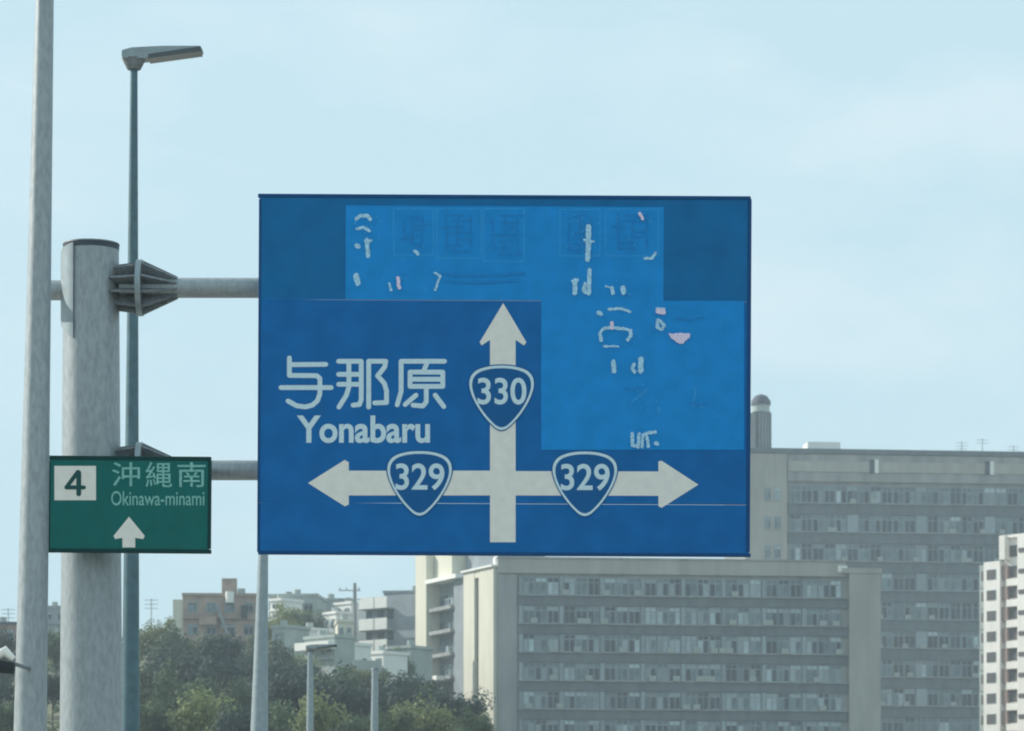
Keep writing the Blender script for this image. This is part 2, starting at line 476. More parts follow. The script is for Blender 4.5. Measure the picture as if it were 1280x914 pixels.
# route shields
half = [(0, -40.5), (11, -40), (22, -38), (32, -34), (38.5, -27), (40.5, -17), (38, -5), (31.5, 9), (22, 23), (13, 33), (6.5, 38.5), (0, 40.5)]
def shield(cx, cy, num, s=1.0):
    full = half + [(-x, y) for x, y in half[-2:0:-1]]
    n = len(full); dense = []
    for i in range(n):
        p0, p1, p2, p3 = full[i-1], full[i], full[(i+1) % n], full[(i+2) % n]
        for t in (0, .25, .5, .75):
            dense.append(tuple(0.5 * ((2*p1[q]) + (-p0[q]+p2[q])*t + (2*p0[q]-5*p1[q]+4*p2[q]-p3[q])*t*t + (-p0[q]+3*p1[q]-3*p2[q]+p3[q])*t**3) for q in (0, 1)))
    def sc_(k): return [(cx + x * (1 + k / 40.5), cy + y * (1 + k / 40.5)) for x, y in dense]
    o = B.sheet('route_shield', [sc_(1.3)], M['shield'], 0.0065)
    ring = []
    a, b2 = sc_(-0.2), sc_(-3.6)
    m_ = len(a)
    for i in range(m_):
        j = (i + 1) % m_; ring.append([a[i], a[j], b2[j], b2[i]])
    bb = MB()
    for q in ring:
        bb.add([(B(*p)[0], -0.0085, B(*p)[1]) for p in q], [(0, 1, 2, 3)])
    bb.build('shield_outline', M['letter'], o)
    lettering(B, 'route_number', num, (cx - 30, cy - 25, cx + 31, cy + 8.5), M['letter'], 0.009, 0.016, o)
shield(627, 497.5, '330')
shield(524.5, 604.5, '329')
shield(731, 605, '329')
# place name written stroke by stroke
def zk(pts): return [(340 + x / 5.378, 430 + y / 5.378) for x, y in pts]
W = 6.0
yo = [[(117, 95), (117, 212), (300, 214), (322, 232), (322, 335), (306, 382), (272, 412), (225, 424), (165, 416), (108, 384)], [(117, 140), (362, 138)], [(60, 294), (398, 294)]]
na = [[(448, 117), (600, 117), (600, 375), (588, 408), (545, 412)], [(448, 205), (598, 205)], [(448, 272), (598, 272)], [(517, 119), (517, 290), (500, 345), (450, 425)],
      [(650, 425), (650, 117), (765, 117), (758, 155), (710, 215), (755, 265), (770, 315), (770, 395), (690, 397)]]
ha = [[(868, 117), (1160, 117)], [(868, 119), (868, 320), (842, 410)], [(1042, 128), (1022, 178)], [(928, 190), (1148, 190), (1148, 286), (928, 286), (928, 190)], [(930, 238), (1146, 238)],
      [(1037, 290), (1037, 390), (1015, 418), (948, 412)], [(968, 345), (895, 408)], [(1097, 345), (1155, 422)]]
for gl in (yo, na, ha):
    polys = []
    for st in gl: polys += stroke(zk(st), W)
    B.sheet('kanji', polys, M['letter'], 0.003)
lettering(B, 'lettering', 'Yonabaru', (371, 519.5, 537.5, 554), M['letter'], 0.003, 0.026)
# traces of old wording on and under the masking film
D1 = 0.0048
def gz(x0, y0, sc_, pts): return [(x0 + a / sc_, y0 + b / sc_) for a, b in pts]
lines = []
for (x, y, w_, h_) in ((492, 261, 50, 58), (546, 261, 56, 62), (605, 261, 50, 66), (700, 262, 50, 58), (757, 262, 66, 58)):
    for st in ([(x, y), (x + w_, y), (x + w_, y + h_), (x, y + h_), (x, y)],):
        for q in zip(st, st[1:]): lines += stroke(list(q), 1.6, False)
tag(B.sheet('film_crease', rough(lines, random.Random(2), .5), M['ghost_lt'], D1), kind='stuff')
rg = random.Random(3)
gh = []
for (x, y, w_, h_) in ((550, 266, 46, 52), (608, 266, 46, 56), (500, 268, 34, 40), (705, 268, 40, 48), (764, 266, 54, 48)):
    for k in range(7):
        xx, yy = x + rg.random() * w_ * .5, y + h_ * (k + .5) / 7
        gh += stroke([(xx, yy), (xx + w_ * (.3 + .4 * rg.random()), yy + rg.uniform(-2, 2))], 2.6, False)
    for k in range(3):
        xx = x + w_ * (k + .5) / 3
        gh += stroke([(xx, y + rg.random() * 8), (xx + rg.uniform(-2, 2), y + h_ - rg.random() * 8)], 2.4, False)
for (x0, x1, y) in ((555, 650, 352), (548, 656, 343), (780, 800, 486), (862, 884, 505), (845, 880, 398)):
    gh += stroke([(x0, y), ((x0 + x1) / 2, y + 2), (x1, y - 1)], 3.2, False)
tag(B.sheet('faded_wording', rough(gh, rg, .9), M['ghost'], D1 + 0.0012), kind='stuff')
D2 = 0.0095
chips = []
_stroke = stroke
def stroke(p, w, cap=True): return _stroke(p, w * 1.25, cap)
A1 = lambda *p: gz(310, 230, 3.762, p)       # scale of my enlargements
A2 = lambda *p: gz(620, 230, 3.762, p)
A3 = lambda *p: gz(620, 460, 3.762, p)
chips += stroke(A1((510, 165), (530, 150), (560, 150), (576, 168)), 3.6)
chips += stroke(A1((515, 212), (545, 205), (572, 222)), 3.2)
chips += stroke(A1((558, 265), (566, 340)), 4.4) + stroke(A1((512, 290), (520, 296)), 4.6) + stroke(A1((552, 270), (580, 268)), 2.6)
chips += stroke(A1((508, 432), (516, 468)), 5.4) + stroke(A1((880, 420), (905, 435), (880, 500)), 2.4) + stroke(A1((665, 470), (672, 500)), 2.6)
chips += stroke(A1((785, 318), (800, 330)), 3.4)
chips += stroke(A2((435, 200), (432, 355)), 5.2) + stroke(A2((415, 265), (458, 272)), 2.4)
chips += stroke(A2((700, 352), (735, 350), (750, 325)), 3.0)
chips += stroke(A2((360, 458), (385, 452)), 2.6) + stroke(A2((372, 455), (370, 515)), 4.8) + stroke(A2((440, 405), (436, 515)), 4.2) + stroke(A2((418, 470), (412, 505), (436, 515)), 3.4)
chips += stroke(A2((545, 490), (550, 515)), 3.6) + stroke(A2((597, 490), (600, 512)), 5.0) + stroke(A2((515, 482), (535, 486)), 1.6)
chips += stroke(A2((530, 590), (590, 588), (628, 602)), 2.8) + stroke(A2((484, 608), (492, 612)), 4.6)
chips += stroke(A2((495, 738), (488, 705), (505, 682), (540, 676), (600, 682), (632, 690), (634, 715), (618, 735)), 3.2) + stroke(A2((510, 765), (575, 765)), 2.2)
chips += stroke(A2((757, 588), (790, 590)), 3.0) + stroke(A2((762, 640), (758, 675), (780, 685), (792, 665), (770, 645)), 3.2)
chips += stroke(A2((552, 838), (555, 882)), 4.6) + stroke(A2((682, 825), (680, 880)), 5.4) + stroke(A2((650, 850), (640, 868), (652, 885)), 3.4)
chips += stroke(A3((640, 308), (640, 365), (668, 372), (672, 312)), 3.2) + stroke(A3((688, 372), (690, 316), (708, 308), (716, 372)), 3.2) + stroke(A3((720, 306), (748, 304)), 3.4) + stroke(A3((752, 355), (758, 358)), 4.4)
stroke = _stroke
rk = random.Random(8)
specks = []
for x, y, w_, h_, n_c in ((440, 264, 36, 60, 16), (705, 268, 44, 58, 16), (764, 264, 58, 60, 12), (500, 266, 40, 60, 6), (745, 384, 60, 50, 12), (785, 476, 44, 44, 10), (862, 482, 36, 42, 8), (440, 340, 110, 26, 10), (712, 335, 80, 34, 10)):
    for q in range(n_c):
        cx0, cy0, s0 = x + rk.random() * w_, y + rk.random() * h_, rk.uniform(.7, 2.0)
        specks.append([(cx0 + s0 * cos(k * 1.26), cy0 + s0 * sin(k * 1.26)) for k in range(5)])
tag(B.sheet('bare_print', rough(specks, rk, .4), M['ghost_lt'], D2 - .0005), kind='stuff')
tag(B.sheet('bare_print', rough(chips, rk, .6), M['chip'], D2), kind='stuff')
pk = stroke(A2((545, 655), (545, 680)), 4.6) + stroke(A2((765, 600), (785, 602)), 7.0) + [A2((812, 704), (915, 704), (908, 722), (880, 752), (862, 754), (825, 728))] + stroke(A1((705, 445), (712, 490)), 4.6) + stroke(A2((675, 140), (690, 165)), 4.0)
tag(B.sheet('bare_print', rough(pk, rk, .8), M['pink'], D2 + 0.0085), kind='stuff')
tag(B.sheet('bare_print', stroke(A3((640, 160), (712, 100)), 3.0) + stroke(A3((765, 190), (768, 206)), 5.0) + stroke(A3((930, 95), (938, 115), (930, 150)), 3.0), M['ghost_lt'], D2 + .0005), kind='stuff')

# ------------------------------------------------------------------ green sign
YG = 31.95
c_ = P(161.5, 631, YG)
small = thing('expressway_sign', 'small green expressway sign with a white 4 and an upward arrow', 'road sign', (c_.x, YG, c_.z))
small.rotation_euler = (0, R(0.45), 0)
G = Face(small, YG, 161.5, 631, 0, R(0.45))
G.plate('panel', 62, 573, 261.5, 688, M['green'], -0.03, 0.0)
for a in ((59.5, 570.3, 264, 575.5), (59.5, 686.3, 264, 691.3)):
    G.plate('edge_strip', *a, M['green_edge'], -0.034, 0.006)
for a in ((59.5, 575.7, 63.0, 686.1), (259.6, 575.7, 264, 686.1)):
    G.plate('edge_strip', *a, M['green_edge'], -0.034, 0.006)
for yy in (590, 670):
    a, b2 = G(66, yy + 4), G(258, yy - 4)
    MB().box((a[0], 0.034, a[1]), (b2[0], 0.08, b2[1])).build('back_rail', M['galv_rough'], small)
G.sheet('number_panel', [[(68, 582.5), (120, 582.5), (120, 625.5), (68, 625.5)]], M['white'], 0.003)
G.sheet('number', stroke([(97.5, 590), (83, 609.5), (105, 609.5)], 5.0) + stroke([(98.5, 591), (98.5, 617.5)], 6.0), M['green_ink'], 0.0065)
G.sheet('arrow', [[(161.3, 646), (181, 670), (179, 674), (169, 672.5), (169, 684.5), (153, 684.5), (153, 672.5), (144, 674), (142, 670)]], M['white'], 0.003)
for ch, bx in (('沖', (140, 578, 175, 608)), ('縄', (182, 577.5, 215, 609)), ('南', (222, 578, 257, 609))):
    lettering(G, 'kanji', ch, bx, M['pale_green'], 0.003, 0.004)
lettering(G, 'lettering', 'Okinawa-minami', (139, 614, 255.5, 632), M['pale_green'], 0.003, 0.006)

# ------------------------------------------------------------------ street lamps and poles
def tapered(px_t, py_t, w_t, px_b, w_b, Y, extra=None):
    """axis + radii of a pole seen at two rows, carried down to the ground"""
    t = P(px_t, py_t, Y); b = P(px_b, 914, Y)
    k = t.z / max(t.z - b.z, 0.01)
    base = t + (b - t) * k
    r_t, r_b = w_t / 2 * Y / F, w_b / 2 * Y / F
    return base, t, r_t, r_t + (r_b - r_t) * k
def lamp_head(parent, top, s, m_body, length=1.0):
    hx = MB().tube([(top[0], 0, top[2] - .03 * s), (top[0], 0, top[2] + .10 * s)], [.085 * s, .15 * s], 16)
    hx.build('head_bracket', M['galv_rough'], parent)
    x0, x1 = top[0] - .14 * s, top[0] + length * .86 * s
    z0 = top[2] + .10 * s
    body = [(x0, z0 + .005), (x0 + .1 * s, z0 - .03 * s), (x0 + .30 * s, z0 - .01 * s), (x1 - .05 * s, z0 + .075 * s), (x1, z0 + .10 * s), (x1 - .02 * s, z0 + .135 * s), (x0 + .5 * s, z0 + .135 * s), (x0 + .12 * s, z0 + .115 * s), (x0, z0 + .08 * s)]
    o = MB().prism(body, -.13 * s, .13 * s).build('lamp_head', M['pole'], parent)
    ln = [(x0 + .33 * s, z0 + .03 * s), (x1 - .02 * s, z0 + .125 * s), (x1 - .01 * s, z0 + .065 * s), (x0 + .33 * s, z0 - .025 * s)]
    MB().prism(ln, -.14 * s, .14 * s).build('lens', M['lens'], o)
def street_lamp(label, px_t, py_t, w_t, px_b, w_b, Y, m, s=1.0, group='street lamps along the road'):
    base, t, r_t, r_b = tapered(px_t, py_t, w_t, px_b, w_b, Y)
    gz_ = h(base.x, base.y)
    o = thing('street_lamp', label, 'street lamp', (base.x, Y, gz_), 0, group)
    tl = (t.x - base.x, 0, t.z - gz_)
    MB().tube([(0, 0, 0), tl], [r_b, r_t], 20).build('pole', m, o)
    MB().box((-.28, -.28, 0.0), (.28, .28, .03)).build('base_plate', M['galv_rough'], o)
    lamp_head(o, tl, s, m)
    return o
street_lamp('tall dark green grey street lamp whose head rises beside the sign post', 167.5, 84, 9, 163, 23, 45.0, M['lamp_pole'], 1.0)
street_lamp('grey street lamp pole running down behind the left end of the blue sign', 332, 560, 6.5, 324, 22, 60.0, M['pole'], 0.5)
street_lamp('distant pale street lamp in front of the hillside trees', 388, 815, 7, 387.5, 9, 120.0, M['pole'], 1.05)

# pale pole with no head in view
base, t, r_t, r_b = tapered(469, 838, 8.5, 468, 9.5, 110.0)
gz_ = h(base.x, base.y)
o = thing('metal_pole', 'plain pale metal pole standing before the dark trees', 'pole', (base.x, 110.0, gz_))
MB().tube([(0, 0, 0), (t.x - base.x, 0, t.z - gz_)], [r_b, r_t], 16).build('shaft', M['pole'], o)
MB().tube([(t.x - base.x, 0, t.z - gz_ + .002), (t.x - base.x, 0, t.z - gz_ + .06)], [r_t * 1.25, r_t * 1.1], 16).build('cap', M['galv_rough'], o)

# near pole at the left edge, cut by the top of the photo
YL = 31.0
t = P(59, -160, YL); b = P(38, 914, YL)
kx = t.z / (t.z - b.z)
base = t + (b - t) * kx
rt, rb = 19.5 / 2 * YL / F, 41 / 2 * YL / F
rb0 = rt + (rb - rt) * kx
o = thing('steel_pole', 'tall tapering grey steel pole leaning at the left edge, in front of the green sign', 'pole', (base.x, YL, 0))
MB().tube([(0, 0, 0.12), (t.x - base.x, 0, t.z)], [rb0, rt], 32).build('shaft', M['galv'], o)
MB().tube([(t.x - base.x, 0, t.z + .003), (t.x - base.x, 0, t.z + .05)], [rt * 1.08, rt], 32).build('cap', M['galv_rough'], o)
MB().box((-.3, -.3, 0.118), (.3, .3, 0.15)).build('base_plate', M['galv_rough'], o)
fx = thing('roadside_camera', 'dark rounded fixture under a white hood at the far left edge beside the pole', 'camera', tuple(P(4, 842, 30.2)))
s_ = 30.2 / F
MB().tube([(-6*s_, .0, 9*s_), (14*s_, 0, 6*s_)], [8.5*s_, 7*s_], 16).build('camera_body', M['dark'], fx)
MB().tube([(-8*s_, .01, 22*s_), (2*s_, .01, 28*s_), (13*s_, .01, 18*s_)], [6*s_, 7*s_, 4*s_], 14).build('hood', M['white'], fx)
MB().tube([(9*s_, .05, 14*s_), (21*s_, .78, 14*s_)], [2.5*s_, 2.5*s_], 10).build('mount_arm', M['galv_rough'], fx)

# ------------------------------------------------------------------ buildings
rb_ = random.Random(11)
def win_set(w, hgt, key):
    """shared meshes of one window: frame with a mullion and transom, two lower panes, a top light"""
    t = 0.10
    tr = hgt * 0.70
    fr = MB()
    fr.box((0, 0, 0), (w, .10, t)).box((0, 0, hgt - t), (w, .10, hgt)).box((0, 0.002, t), (t, .10, hgt - t)).box((w - t, 0.002, t), (w, .10, hgt - t))
    fr.box((w/2 - t/2, 0.004, t), (w/2 + t/2, .10, hgt - t)).box((t, 0.006, tr), (w - t, .10, tr + t))
    d = {'frame': fr.mesh('window', M['frame'])}
    for nm, (x0, x1, z0, z1) in {'a': (t, w/2 - t/2, t, tr), 'b': (w/2 + t/2, w - t, t, tr), 'c': (t, w - t, tr + t, hgt - t)}.items():
        for mk in ('glass', 'glass_mid', 'blind'):
            d[nm + mk] = MB().box((x0, .05, z0), (x1, .085, z1)).mesh('pane', M[mk])
    return d
def add_window(ws, parent, x, y, z, wts, rnd):
    o = put('window', ws['frame'], parent, (x, y, z))
    first = rnd.choices(('glass', 'glass_mid', 'blind'), wts)[0]
    for nm in 'abc':
        wt = wts if nm != 'c' else (wts[0] * .35, wts[1], wts[2] * 1.8)
        mk = first if nm != 'c' and rnd.random() < .55 else rnd.choices(('glass', 'glass_mid', 'blind'), wt)[0]
        put('pane', ws[nm + mk], o)
    return o

# --- building in front: long grey office block, cream end wall
YA, aA = 430.0, R(6.0)
cA = P(622, 705, YA)
baseA = h(cA.x, YA) - 2.0
A = thing('office_building', 'long low grey office block with a cream end wall, in front of the taller block', 'building', (cA.x, YA, baseA), aA)
kA = F / YA
def ta(px):
    u = (px - 640) / F
    return (u * YA - cA.x) / (cos(aA) - u * sin(aA))
zA = lambda py: CZ + (HY - py) / kA - baseA
LA = ta(1096)
Rm = Matrix.Rotation(-aA, 2)
def locA(px, Y):
    w = Vector(((px - 640) * Y / F - cA.x, Y - YA)); return Rm @ w
e1 = locA(584, 437.5)
zr = zA(707)
MB().foot([(0, 0), (LA, 0), (LA, 16), (e1.x, 16 + e1.y), (e1.x, e1.y)], 0, zr).build('wall', M['concrete'], A)
# roof fascia
MB().box((0.0, -0.45, zA(716.5)), (ta(1056), 0.6, zA(698.5))).build('fascia', M['concrete_w'], A)
MB().box((-0.1, -0.55, zA(698.3)), (ta(1056), 0.7, zA(696))).build('coping', M['concrete'], A)
# right pylon
MB().box((ta(1060), -0.9, 0), (LA + .3, 4, zA(706.5))).build('pylon', M['concrete_w'], A)
MB().box((ta(1052), -1.0, zA(712.5)), (LA + .45, 4.2, zA(706.3) + .002)).build('pylon_cap', M['concrete_w'], A)
MB().box((ta(1046), -0.6, zA(711)), (ta(1058) - .01, 0.8, zA(703))).build('vent_box', M['whitewall'], A)
MB().box((0.0, -0.25, 0), (ta(646), -0.002, zA(717))).build('pier', M['concrete'], A)
x0w, x1w = ta(648), ta(1052)
nb, nw = 8, 3
bay = (x1w - x0w) / nb
pier_w = 0.5
wp = (bay - pier_w) / nw
FL = 35.6 / kA
hw = FL * 0.63
wsA = win_set(wp - 0.06, hw, 'A')
top_row = zA(721)
n_st = 7
for st in range(n_st):
    zt_ = top_row - st * FL
    zb_ = zt_ - hw
    if zb_ < 0.5: break
    for b in range(nb):
        for k in range(nw):
            add_window(wsA, A, x0w + b * bay + pier_w + k * wp + .03, -0.14, zb_, (.42, .42, .34) if st else (.5, .4, .25), rb_)
    MB().box((ta(646.5), -0.30, zb_ - (FL - hw) + .04), (ta(1059) - .01, -0.003, zb_ - 0.12)).build('spandrel', M['concrete_b'], A)
    MB().box((ta(646.5), -0.50, zb_ - 0.118), (ta(1059) - .01, -0.004, zb_ - 0.004)).build('ledge', M['concrete'], A)
pmesh = MB().box((0, -0.36, 0), (pier_w - .06, -0.005, hw - .02)).mesh('pier', M['frame'])
for st in range(n_st):
    zb_ = top_row - st * FL - hw
    if zb_ < 0.5: break
    for b in range(nb): put('pier', pmesh, A, (x0w + b * bay + .03, 0, zb_ + .01))
acm = MB().box((0, 0, 0), (.85, .42, .62)).box((.08, -.012, .08), (.56, -.001, .54)).mesh('air_conditioner', M['palewall'])
for q in range(46):
    st, px = rb_.randrange(6), rb_.uniform(650, 1045)
    put('air_conditioner', acm, A, (ta(px), -.60 - .02 * rb_.random(), top_row - st * FL - hw))
# end wall: two cream pilasters with a dark slot, its recess shade painted in, between them, slanting coping
ang = math.atan2(-e1.y, -e1.x)
Lend = math.hypot(e1.x, e1.y)
def endpiece(name, f0, f1, proud, z0, z1, m):
    b = MB().box((f0 * Lend, -proud, z0), (f1 * Lend, .3, z1))
    o = b.build(name, m, A, (e1.x, e1.y, 0)); o.rotation_euler = (0, 0, ang); return o
endpiece('end_pilaster', 0.0, 0.36, 0.5, 0, zA(708.5), M['cream'])
endpiece('end_pilaster', 0.50, 0.985, 0.5, 0, zA(708.5), M['cream'])
endpiece('slot_shade', 0.361, 0.499, 0.12, 0, zA(718), M['slotshade'])
endpiece('slot_head', 0.362, 0.498, 0.45, zA(717.9), zA(708.6), M['cream'])
endpiece('end_coping', -0.03, 1.0, 0.8, zA(708.4), zA(706), M['whitewall'])
tk = MB().tube([(0, 0, 0), (0, 0, .9), (0, 0, 1.15)], [.55, .55, .2], 14).build('water_tank', M['whitewall'], A, (0.1, 0.9, zA(706)))
# stepped rear wing, left of the end wall
YB = 441.0
cB = P(580, 700, YB)
eB = P(522, 700, 453.0)
W_ = thing('rear_wing', 'cream cornered wing with open balconies, behind the end wall of the office block', 'building', (eB.x, eB.y, baseA))
d = Vector((cB.x - eB.x, cB.y - eB.y)); LB = d.length
W_.rotation_euler = (0, 0, math.atan2(d.y, d.x))
zB = lambda py: CZ + (HY - py) * 448.0 / F - baseA
MB().box((0.02, 1.6, 0), (LB, 14, zB(722))).build('wall', M['greywall'], W_)
MB().box((0, -0.3, zB(846)), (LB * .235, 1.59, zB(690))).build('corner_pier', M['cream'], W_)
MB().box((LB * .25, 0.8, zB(722) + .002), (LB * .62, 8, zB(690))).build('stair_tower', M['cream'], W_)
MB().box((LB * .242, -.5, zB(728.5)), (LB * .90, 1.7, zB(723.5))).build('roof_slab', M['whitewall'], W_)
MB().box((LB * .72, 0.4, 0), (LB, 1.598, zB(729))).build('pier', M['greywall'], W_)
for k in range(4):
    zz = zB(764 + 29 * k)
    MB().box((LB * .242, -.05, zz), (LB * .715, 1.58, zz + .45)).build('balcony_slab', M['concrete'], W_)
wsB = win_set(1.15, 1.9, 'B')
for k in range(4):
    for q in range(5):
        add_window(wsB, W_, LB * .26 + q * 1.25, 1.44, zB(762 + 29 * k), (.55, .35, .1), rb_)
MB().box((-0.4, -1.2, zB(852)), (LB * .6, 1.5, zB(846.5))).build('podium', M['whitewall'], W_)
rbk = P(560, 715, 447)
pb = MB().box((LB * .64, 2.6, zB(723)), (LB * .64 + 9, 9, zB(684))).build('plant_room', M['greywall'], W_)

# --- tall block behind on the right
YC, aC = 530.0, R(6.0)
cC = P(931, 562, YC)
baseC = h(cC.x + 20, YC) - 3.0
Cb = thing('tower_block', 'tall wide grey block with a rooftop turret, rising behind the sign', 'building', (cC.x, YC, baseC), aC)
kC = F / YC
def tcx(px):
    u = (px - 640) / F
    return (u * YC - cC.x) / (cos(aC) - u * sin(aC))
zC = lambda py: CZ + (HY - py) / kC - baseC
LC = tcx(1400)
MB().box((0, 0, 0), (LC, 18, zC(563))).build('wall', M['concrete'], Cb)
MB().box((-.3, -.7, zC(566.5)), (LC + .3, 18.3, zC(560.3))).build('roof_coping', M['concrete_b'], Cb)
MB().box((tcx(984), -.5, zC(601)), (LC, -.004, zC(567))).build('fascia', M['concrete'], Cb)
MB().box((tcx(984), -.62, zC(589)), (LC, -.503, zC(576))).build('fascia_band', M['concrete_w'], Cb)
for px in (1086, 1230):
    MB().box((tcx(px), -.75, zC(590)), (tcx(px + 6), -.625, zC(573))).build('vent', M['glass'], Cb)
    MB().box((tcx(px + 6.2), -.75, zC(590)), (tcx(px + 11), -.625, zC(573))).build('vent_box', M['whitewall'], Cb)
MB().box((0.0, -.55, 0), (tcx(983), -.002, zC(567))).build('corner_pier', M['concrete_w'], Cb)
FC = 36.2 / kC
hC = FC * 0.60
x0c = tcx(987)
nC = int((LC - x0c) / 1.72)
wsC = win_set(1.62, hC, 'C')
for st in range(9):
    zt_ = zC(606) - st * FC; zb_ = zt_ - hC
    for k in range(nC):
        if x0c + k * 1.72 > tcx(1290): continue
        if k % 6 == 5:
            MB().box((x0c + k * 1.72, -.34, zb_ + .01), (x0c + k * 1.72 + 1.62, -.005, zt_ - .01)).build('pier', M['frame'], Cb) if st % 2 else add_window(wsC, Cb, x0c + k * 1.72, -.16, zb_, (.2, .4, .5), rb_)
            continue
        add_window(wsC, Cb, x0c + k * 1.72, -.16, zb_, (.5, .46, .07), rb_)
    MB().box((tcx(984.5), -.34, zb_ - (FC - hC) + .04), (LC, -.003, zb_ - .13)).build('spandrel', M['concrete_b'], Cb)
    MB().box((tcx(984.5), -.55, zb_ - .128), (LC, -.004, zb_ - .005)).build('ledge', M['concrete'], Cb)
for q in range(40):
    st, px = rb_.randrange(8), rb_.uniform(990, 1270)
    put('air_conditioner', acm, Cb, (tcx(px), -.62 - .02 * rb_.random(), zC(606) - st * FC - hC))
wsS = win_set(0.95, 1.9, 'S')
for st in range(6):
    for px in (955, 967):
        add_window(wsS, Cb, tcx(px), -.66, zC(626) - st * FC, (.2, .7, .3), rb_)
# turret with domed top
tx = (tcx(943) + tcx(966)) / 2
tr_ = (tcx(966) - tcx(943)) / 2
MB().box((tcx(934), 3, zC(562)), (tcx(949), 8, zC(512))).build('lift_tower', M['concrete'], Cb)
tw = MB().tube([(tx + .6, 4, zC(562)), (tx + .6, 4, zC(510))], [tr_ * .85] * 2, 20).build('turret', M['greywall'], Cb)
MB().tube([(tx + .3, 4, zC(510) + .003), (tx + .3, 4, zC(501))], [tr_ * .95] * 2, 20).build('turret_band', M['palewall'], Cb)
MB().tube([(tx + .3, 4, zC(501) + .003), (tx + .3, 4, zC(496)), (tx + .3, 4, zC(490)), (tx + .3, 4, zC(487.5))], [tr_ * 1.08, tr_ * 1.05, tr_ * .7, tr_ * .2], 20).build('turret_dome', M['roofdark'], Cb)
for k in range(9):
    a = pi + pi * k / 8
    MB().tube([(tx + .6 + tr_ * .87 * cos(a), 4 + tr_ * .87 * sin(a), zC(561)), (tx + .6 + tr_ * .87 * cos(a), 4 + tr_ * .87 * sin(a), zC(511))], [.09, .09], 6).build('turret_rib', M['concrete_b'], tw)
MB().box((tcx(1013), 2, zC(560)), (tcx(1054), 6, zC(548.5))).build('plant_box', M['whitewall'], Cb)
for px, y0, n in ((1206, 545, 3), (1232, 541, 2), (1271, 549, 4)):
    b = MB().tube([(tcx(px), 2, zC(561)), (tcx(px), 2, zC(y0))], [.07, .05], 6)
    for q in range(n):
        zz = zC(y0 + 2 + q * 4)
        b.tube([(tcx(px) - .9, 2, zz), (tcx(px) + .9, 2, zz)], [.035, .035], 5)
    b.build('antenna', M['greywall'], Cb)

# --- white apartment block at the right edge, turned towards the sun
YD, aD = 482.0, R(-47)
cD = P(1221, 710, YD)
baseD = h(cD.x, YD) - 2
D = thing('apartment_building', 'narrow sunlit white apartment block with stacked dark openings at the right edge', 'building', (cD.x, YD, baseD), aD)
kD = F / YD
zD = lambda py: CZ + (HY - py) / kD - baseD
def td(px):
    u = (px - 640) / F
    return (u * YD - cD.x) / (cos(aD) - u * sin(aD))
xa, xb, xc, xd = td(1229.5), td(1250), td(1257), td(1275)
MB().box((0.3, 1.3, 0), (td(1250) - .01, 11, zD(706))).build('wall', M['warmwhite'], D)
MB().box((0, .55, 0), (xa - .01, 1.29, zD(706.5))).build('wall', M['palewall'], D)
MB().box((xa, 0, 0), (xb - .02, 1.29, zD(704))).build('wall', M['warmwhite'], D)
MB().box((xb, 0.9, 0), (td(1300), 11, zD(675))).build('wall', M['warmwhite'], D)
MB().box((xb, -.2, zD(703)), (xc, .89, zD(673))).build('stair_head', M['warmwhite'], D)
MB().box((xd - .3, -.2, 0), (td(1300), .89, zD(673.5))).build('wall', M['warmwhite'], D)
MB().box((xb, .3, zD(676)), (td(1300) - .01, .885, zD(672.6))).build('roof_edge', M['warmwhite'], D)
FD = 25.7 / kD
wme = MB().box((0, 0, 0), (1.55, .12, 1.35)).mesh('window', M['frame'])
wpn = MB().box((.08, -.03, .08), (1.47, -.004, 1.27)).mesh('pane', M['opening'])
bme = MB().box((0, 0, 0), (xa - .25, .12, .9)).mesh('balcony', M['palewall'])
dme = MB().box((0, 0, 0), (.8, .06, 1.25)).mesh('opening', M['opening'])
sme = MB().box((0, 0, 0), (xd - xc - .35, .6, .95)).mesh('balcony', M['warmwhite'])
brm = MB().box((0, 0, 0), (xc - xb, .55, FD * .66)).mesh('stair_wall', M['brown'])
tme = MB().box((0, 0, 0), (xd - xc - .4, .12, 1.5)).mesh('opening', M['opening'])
ome = MB().box((0, 0, 0), (1.5, .10, .55)).mesh('opening', M['opening'])
for k in range(11):
    zb_ = zD(725.5) - k * FD
    if zb_ < 1: break
    w = put('window', wme, D, ((xa + xb) / 2 - .85, -.06, zb_ - .1))
    put('pane', wpn, w)
    put('balcony', bme, D, (.12, .42, zb_ - 1.05))
    put('opening', dme, D, (.35, .49, zb_ - .1))
    put('stair_wall', brm, D, (xb + .01, .32, zb_ - .2))
    put('balcony', sme, D, (xc + .02, .1, zb_ - 1.15))
for k in range(12):
    zb_ = zD(699.5) - k * FD
    if zb_ < 1: break
    put('opening', tme, D, (xc + .05, .76, zb_))
    put('opening', ome, D, (xd - .05, -.304, zb_ + .35))

